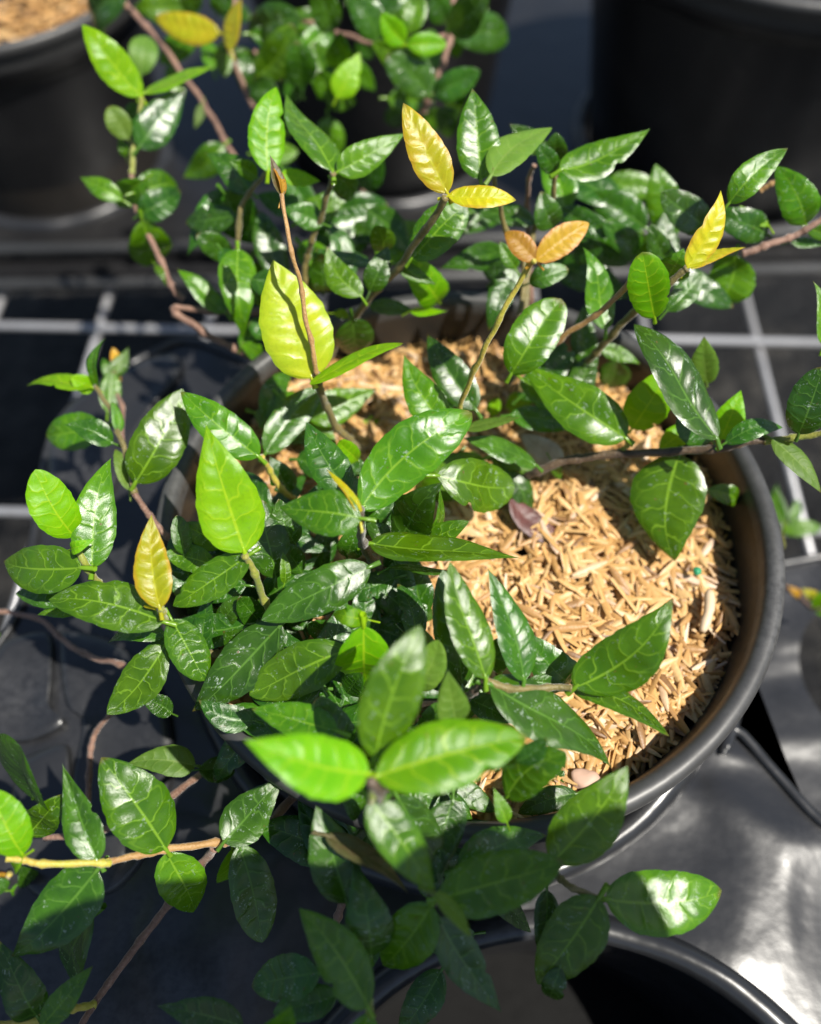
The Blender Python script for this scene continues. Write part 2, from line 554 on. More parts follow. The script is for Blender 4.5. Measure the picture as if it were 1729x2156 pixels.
def btp(u, v, z=bz):
    p = o0 + dirx * u + diry * v
    return Vector((p.x, p.y, z))


# ------------------------------------------------------------------ pots
def pot_profiles(H=H):
    outer = [(0.0570, -H + 0.002), (0.0590, -H), (0.0605, -H + 0.003), (0.0680, -0.080), (0.0755, -0.022), (0.0760, -0.0195), (0.0790, -0.0190), (0.0796, -0.012)]
    lip = [(0.0796, -0.0120), (0.0800, -0.0060), (0.0815, -0.0045), (0.0822, -0.0025), (0.0821, -0.0006), (0.0812, 0.0008), (0.0798, 0.0012), (0.0784, 0.0010),
           (0.0774, 0.0002), (0.0768, -0.0014), (0.0766, -0.0040)]
    inner = [(0.0766, -0.0040), (0.0757, -0.012), (0.0752, -0.0185), (0.0740, -0.0200), (0.0735, -0.023), (0.0680, -0.075), (0.0640, -0.110)]
    return outer, lip, inner


def make_pot(name, x, y, z, label, group=None, tilt=(0, 0), s=1.0, soil=-0.020, H=H):
    o = empty(name, (x, y, z), label, 'pot', group)
    a, b, c = pot_profiles(H)
    sc_ = lambda P: [(r * s, zz) for r, zz in P]
    ps = [obj('wall', lathe('wall', sc_(a), 96, wob=0.0015), POTM, o), obj('rim', lathe('rim', sc_(b), 128, wob=0.0015), RIMM, o),
          obj('inner_wall', lathe('inner_wall', sc_(c), 96, wob=0.0015), POTIN, o)]
    n = 48
    rs = 0.0728 * s
    vs = [(0, 0, soil)] + [(rs * math.cos(2 * math.pi * i / n), rs * math.sin(2 * math.pi * i / n), soil) for i in range(n)]
    ps.append(obj('soil', mesh('soil', vs, [(0, i + 1, (i + 1) % n + 1) for i in range(n)]), SOILM, o))
    vs = [(0, 0, -H + 0.002)] + [(0.057 * s * math.cos(2 * math.pi * i / n), 0.057 * s * math.sin(2 * math.pi * i / n), -H + 0.002) for i in range(n)]
    ps.append(obj('base', mesh('base', vs, [(0, (i + 1) % n + 1, i + 1) for i in range(n)]), POTM, o))
    for p in ps: p.matrix_parent_inverse = Matrix.Identity(4)
    o.rotation_euler = (tilt[0], tilt[1], 0)
    return o


pot = make_pot('nursery_pot', 0, 0, H + 0.002, 'round black nursery pot topped with pale rice hulls, the jasmine rooted in it')
bx = pt(110, 484, -15.3)
potL = make_pot('nursery_pot', bx.x - 0.004, bx.y + 0.058, 0.123, H=0.121, label='black nursery pot in the back tray with a scrap of tan mulch showing', group='pots behind the jasmine')
rx = pt(1640, 500, -15.3)
potR = make_pot('nursery_pot', rx.x - 0.024, rx.y + 0.082, 0.150, H=0.148, label='widest black nursery pot of the back row with no plant before it', group='pots behind the jasmine', s=1.36)
mx = (potL.location.x + potR.location.x) / 2
potM = make_pot('nursery_pot', mx - 0.004, bx.y + 0.075, H + 0.002, 'black nursery pot half hidden by blurred jasmine leaves', 'pots behind the jasmine')

bholes = []
bout = [btp(0, 0), btp(0.95, 0), btp(0.95, 0.30), btp(0, 0.30)]
for p_, rr in ((potL, 0.0640), (potM, 0.0640), (potR, 0.0870)):
    bholes.append((p_.location.x, p_.location.y, rr))
obj('tray_plate', plate_from_outline('tray_plate', bout, bholes, bz, 0.0016), POTM, bt)
for (hx, hy, hr) in bholes:
    obj('cell_lip', lathe('cell_lip', [(hr + r, z if z > -0.05 else -0.02) for r, z in lipP], 96, (hx, hy, bz)), TRAYM, bt)
def box_run(name, a, b, z0, z1, t):
    d = (b - a).normalized()
    n = Vector((-d.y, d.x, 0)) * t
    v = [Vector((a.x, a.y, z0)), Vector((b.x, b.y, z0)), Vector((b.x, b.y, z0)) + n, Vector((a.x, a.y, z0)) + n]
    v += [Vector((p.x, p.y, z1)) for p in v]
    return mesh(name, v, [(3, 2, 1, 0), (4, 5, 6, 7), (0, 1, 5, 4), (1, 2, 6, 5), (2, 3, 7, 6), (3, 0, 4, 7)], False)
obj('front_wall', box_run('front_wall', btp(0, 0.004), btp(0.95, 0.004), H - 0.1495, bz - 0.002, 0.002), TRAYM, bt)
obj('edge_bead', tube('edge_bead', [btp(0, 0, bz + 0.0005), btp(0.95, 0, bz + 0.0005)], 0.0036, 10), RIMM, bt)
obj('foot_flange', box_run('foot_flange', btp(0, -0.014), btp(0.95, -0.014), H - 0.1525, H - 0.1497, 0.016), POTM, bt)
rl0, rl1 = pt(0, 600, -14.9), pt(1729, 566, -14.9)
obj('foot_rail', tube('foot_rail', [rl0 - (rl1 - rl0) * 0.3, rl1 + (rl1 - rl0) * 0.3], 0.0034, 10), RIMM, bt)

# ------------------------------------------------------------------ rice hull mulch
def hull_geo(L, W, bend, cup):
    vs, fs = [], []
    nl = 6
    for i in range(nl + 1):
        t = i / nl
        h = W * 0.5 * (max(0.0, math.sin(math.pi * (0.06 + 0.90 * t))) ** 0.6)
        zc = bend * L * (4 * t * (1 - t) - 0.5)
        for k in (-1, 0, 1):
            vs.append(Vector(((t - 0.5) * L, k * h, zc - cup * W * (k * k) + (0.05 * W if k == 0 else 0))))
    for i in range(nl):
        for k in range(2):
            a = i * 3 + k
            fs.append((a, a + 1, a + 4, a + 3))
    return vs, fs


hr = random.Random(21)
HULL_A, HULL_O = hull_mat('rice_hull_bulk', True), hull_mat('rice_hull_single', False)
mulch = empty('rice_hull_mulch', (0, 0, H - 0.022), 'straw-coloured rice hull mulch filling the pot round the jasmine', 'mulch')


def mulch_h(x, y):
    return H - 0.0122 + 0.004 * noise.noise(Vector((x * 30, y * 30, 1.3))) + 0.0025 * noise.noise(Vector((x * 80, y * 80, 4.0))) + 0.002 * (1 - (x * x + y * y) / 0.0055)


def hull_frame(x, y, lift):
    q = Matrix.Rotation(hr.uniform(0, 2 * math.pi), 3, 'Z') @ Matrix.Rotation(hr.gauss(0, 0.17), 3, 'Y') @ Matrix.Rotation(hr.gauss(0, 0.5), 3, 'X')
    return q, Vector((x, y, mulch_h(x, y) + lift))


vs, fs, tint = [], [], []
for i in range(7600):
    a, r = hr.uniform(0, 2 * math.pi), 0.0742 * math.sqrt(hr.random())
    L = hr.uniform(0.0055, 0.0112)
    q, p = hull_frame(r * math.cos(a), r * math.sin(a), hr.uniform(-0.0015, 0.0012))
    hv, hf = hull_geo(L, L * hr.uniform(0.13, 0.24), hr.uniform(-0.05, 0.10), hr.uniform(0.1, 0.35))
    o_ = len(vs)
    vs += [q @ v + p for v in hv]
    fs += [tuple(o_ + k for k in f) for f in hf]
    tn = min(0.999, max(0, hr.gauss(0.50, 0.25)))
    tint += [tn] * len(hv)
me = mesh('hull_litter', vs, fs)
at = me.attributes.new('tint', 'FLOAT', 'POINT')
at.data.foreach_set('value', tint)
tag(obj('hull_litter', me, HULL_A, mulch), kind='stuff')
hm = []
for i in range(12):
    L = hr.uniform(0.0065, 0.0115)
    hv, hf = hull_geo(L, L * hr.uniform(0.13, 0.23), hr.uniform(-0.03, 0.10), hr.uniform(0.1, 0.35))
    hm.append(mesh('rice_hull', hv, hf))
cnt = 0
while cnt < 290:
    a, r = hr.uniform(-1.35, 1.1), 0.072 * math.sqrt(hr.uniform(0.1, 1))
    x, y = r * math.cos(a), r * math.sin(a)
    q, p = hull_frame(x, y, hr.uniform(0.0008, 0.0026))
    o = obj('rice_hull', hm[cnt % 12], HULL_O, mulch)
    o.matrix_parent_inverse = Matrix.Identity(4)
    o.matrix_local = Matrix.Translation(p - mulch.location) @ q.to_4x4()
    cnt += 1

# a scrap of mulch in the pot at the back left
vs, fs, tint = [], [], []
for i in range(700):
    a, r = hr.uniform(-1.8, 0.5), 0.071 * math.sqrt(hr.random())
    L = hr.uniform(0.006, 0.010)
    q, p = hull_frame(0, 0, 0)
    p = Vector((potL.location.x + r * math.cos(a), potL.location.y + r * math.sin(a), 0.123 - 0.018 + hr.uniform(-0.002, 0.006)))
    hv, hf = hull_geo(L, L * 0.25, 0.05, 0.2)
    o_ = len(vs)
    vs += [q @ v + p for v in hv]
    fs += [tuple(o_ + k for k in f) for f in hf]
    tint += [min(0.999, max(0, hr.gauss(0.4, 0.22)))] * len(hv)
me = mesh('mulch_scatter', vs, fs)
me.attributes.new('tint', 'FLOAT', 'POINT').data.foreach_set('value', tint)
tag(obj('mulch_scatter', me, HULL_A), 'tan mulch lying in the pot at the back of the row', 'mulch', kind='stuff')

# ------------------------------------------------------------------ leaves and stems
lr = random.Random(5)
NT_, NU_ = 36, 12


def shape(t, pk, tip):
    a = 0.57
    b = a * (1 - pk) / pk * tip
    tm = a / (a + b)
    return (t ** a * (1 - t) ** b) / (tm ** a * (1 - tm) ** b)


LEAFLAB = {'L': 'bright lime green young leaf', 'Y': 'yellow young leaf with bronze edges', 'V': 'yellow-green puckered young leaf',
           'O': 'orange bronze young leaf', 'U': 'pale green leaf showing its underside', 'B': 'brown withering leaf'}


def build_leaf(c, bx_, by_, tx_, ty_, wpx, z, typ, opt, parent, name='leaf'):
    b2, t2 = dpx(c, bx_, by_), dpx(opt.get('tc', c), tx_, ty_)
    wd = wpx * (1.0 if c == 'Z' else KC)
    B = pt(b2[0], b2[1], z)
    depB = (B - CAM).dot(F)
    T0 = CAM + ray(*t2) * depB
    L0 = (T0 - B).length
    lpx = math.hypot(t2[0] - b2[0], t2[1] - b2[1])
    ratio = wd / lpx
    e = math.radians(opt['e']) if 'e' in opt else math.radians(lr.gauss(-3, 9))
    if 'e' not in opt and ratio > 0.50:
        ex = math.acos(min(1, 0.50 / ratio))
        e += min(ex, 0.9) * (1 if t2[1] < b2[1] - 0.25 * abs(t2[0] - b2[0]) else -1)
    depT = depB - L0 * math.tan(e)
    T = CAM + ray(*t2) * depT
    A = T - B
    L = A.length
    a = A.normalized()
    mid = (B + T) / 2
    v = (CAM - mid).normalized()
    n = (v - a * v.dot(a)).normalized()
    Wvis = wd / FPX * (mid - CAM).dot(F)
    W = max(Wvis, 0.36 * L)
    phi = math.acos(min(1, Wvis / W))
    phi = max(phi, 0.0) + abs(lr.gauss(0, 0.10))
    s = a.cross(n)                                        # left side seen from above
    up = Vector((SUN.x * 0.5, SUN.y * 0.5, 1))
    sg = 1 if s.dot(up) > 0 else -1
    if 'r' in opt: phi, sg = math.radians(opt['r']), 1
    n2 = n * math.cos(phi) + s * math.sin(phi) * sg
    s2 = a.cross(n2)
    W = Wvis / max(0.35, math.cos(min(phi, 1.2)))
    fold = math.radians(opt.get('f', lr.uniform(5, 20)))
    fd = lr.uniform(-0.5, 0.5)
    swv = lr.gauss(0, 0.026)
    tipb = lr.gauss(0, 0.05)
    W *= 1.03 / math.cos(fold) ** 0.5
    arch = opt.get('a', lr.uniform(-0.02, 0.09))
    bend = opt.get('c', lr.gauss(0, 0.035))
    curl = opt.get('k', lr.uniform(-0.02, 0.10))
    if not opt and lr.random() < 0.15: arch, curl = 0.16, 0.2
    twist = math.radians(opt.get('t', lr.gauss(0, 9)))
    pk = opt.get('p', lr.uniform(0.35, 0.49))
    tipx = lr.uniform(0.92, 1.2) * (1.12 if wd / lpx < 0.5 else 0.9)
    ph0, ph1 = lr.uniform(0, 6.3), lr.uniform(0, 6.3)
    wav = lr.uniform(0.006, 0.022) * W
    nt0, nsd, ndp, nwd = lr.uniform(0.3, 0.9), lr.choice((-1, 1)), (lr.uniform(0.12, 0.35) if lr.random() < 0.22 else 0.0), lr.uniform(0.02, 0.05)
    vs, uvs = [], []
    for i in range(NT_ + 1):
        t = i / NT_
        h = 0.5 * W * shape(t, pk, tipx) if 0 < t < 1 else 0.0
        h = max(h, 0.0004 * (1 - t) + 0.00004)
        h *= 1 + 0.016 * math.sin(t * 57 + ph1) * lr.uniform(0.2, 1.2) + 0.014 * math.sin(t * 31 + ph0) + 0.02 * math.sin(t * 9 + ph1)
        ctr = B + A * t + s2 * (bend * L * 4 * t * (1 - t)) + n2 * (arch * L * (4 * t * (1 - t)) - curl * L * t ** 3 + swv * L * math.sin(2 * math.pi * t)) + s2 * (tipb * L * t ** 4)
        tw = twist * (t - 0.35)
        sd = s2 * math.cos(tw) + n2 * math.sin(tw)
        nn = n2 * math.cos(tw) - s2 * math.sin(tw)
        for k in range(NU_ + 1):
            u = 2 * k / NU_ - 1
            au = abs(u)
            hk = h * (1 - ndp * math.exp(-((t - nt0) / nwd) ** 2)) if u * nsd > 0 else h
            fo = fold * (1 - 0.25 * t) * (1 + (fd if u > 0 else -fd))
            zz = h * (au * math.sin(fo) - 0.16 * au ** 4)
            zz += wav * au * au * math.sin(t * 10 + ph0 + (1.9 if u > 0 else 0)) * math.sin(math.pi * t)
            # blade bulging between the sunken side veins
            zz += (0.00030 if typ in 'VYO' else 0.00012) * (L / 0.028) * math.sin(2 * math.pi * (t * 7 - au * 0.8 + (0.4 if u > 0 else 0)) + ph1) * math.sin(math.pi * min(1, au * 1.1)) * (0.3 + 0.7 * math.sin(math.pi * t))
            vs.append(ctr + sd * (hk * u * math.cos(fo)) + nn * zz)
            uvs.append(((u + 1) / 2, t))
    fs = []
    q = NU_ + 1
    for i in range(NT_):
        for k in range(NU_):
            fs.append((i * q + k, (i + 1) * q + k, (i + 1) * q + k + 1, i * q + k + 1))
    nb = len(vs)
    # petiole
    pl_ = opt.get('pl', 0.0030)
    if pl_ > 0:
        d = (-a - n2 * 0.55).normalized()
        P = [vs[NU_ // 2] + a * 0.0012, vs[NU_ // 2], B + d * pl_ * 0.5 - n2 * 0.0001, B + d * pl_]
        for j, p in enumerate(P):
            for k in range(6):
                an = 2 * math.pi * k / 6
                rr = (0.00025, 0.0005, 0.0006, 0.0007)[j] * min(1.2, L / 0.025)
                vs.append(p + (s2 * math.cos(an) + n2 * math.sin(an)) * rr)
                uvs.append((0.5, 0.02))
        for j in range(3):
            for k in range(6):
                l = (k + 1) % 6
                fs.append((nb + j * 6 + k, nb + j * 6 + l, nb + j * 6 + 6 + l, nb + j * 6 + 6 + k))
    me = mesh(name, vs, fs)
    ul = me.uv_layers.new(name='UVMap')
    li = [0] * len(me.loops)
    me.loops.foreach_get('vertex_index', li)
    ul.data.foreach_set('uv', [x for i in li for x in uvs[i]])
    o = obj(name, me, LM[typ], parent)
    if parent and typ in LEAFLAB: o['label'] = LEAFLAB[typ]
    return o


def build_stem(spec, parent):
    head, body = spec.split('|')
    typ, rmm = head.split()[:2]
    rmm = float(rmm) * 0.001
    P = []
    for s in body.split(';'):
        c, x, y, z = s.split()
        P.append(cpt(c, float(x), float(y), float(z)))
    Q = catmull(P, 8)
    m = len(Q)
    rad = []
    for i in range(m):
        t = i / (m - 1)
        r = rmm * (1.0 - 0.25 * t)
        dn = abs((t * (len(P) - 1)) - round(t * (len(P) - 1)))
        r *= 1 + 0.28 * math.exp(-(dn / 0.09) ** 2)          # swollen nodes
        r *= 1 + 0.08 * math.sin(i * 1.7)
        Q[i] = Q[i] + Vector((noise.noise(Q[i] * 160), noise.noise(Q[i] * 160 + Vector((5, 5, 5))), noise.noise(Q[i] * 160 + Vector((9, 1, 5))))) * 0.0006
        rad.append(r)
    return obj('stem', tube('stem', Q, rad, 10), SM[typ], parent)


def build_plant(root, text):
    for ln in text.strip().splitlines():
        ln = ln.split('#')[0].strip()
        if not ln: continue
        if ln[0] == 'S':
            build_stem(ln[1:].strip(), root)
            continue
        p = ln.split()
        opt = {}
        for s in p[8:]:
            k, v = s.split('=')
            opt[k] = v if k == 'tc' else float(v)
        build_leaf(p[0], *map(float, p[1:7]), p[7], opt, root)


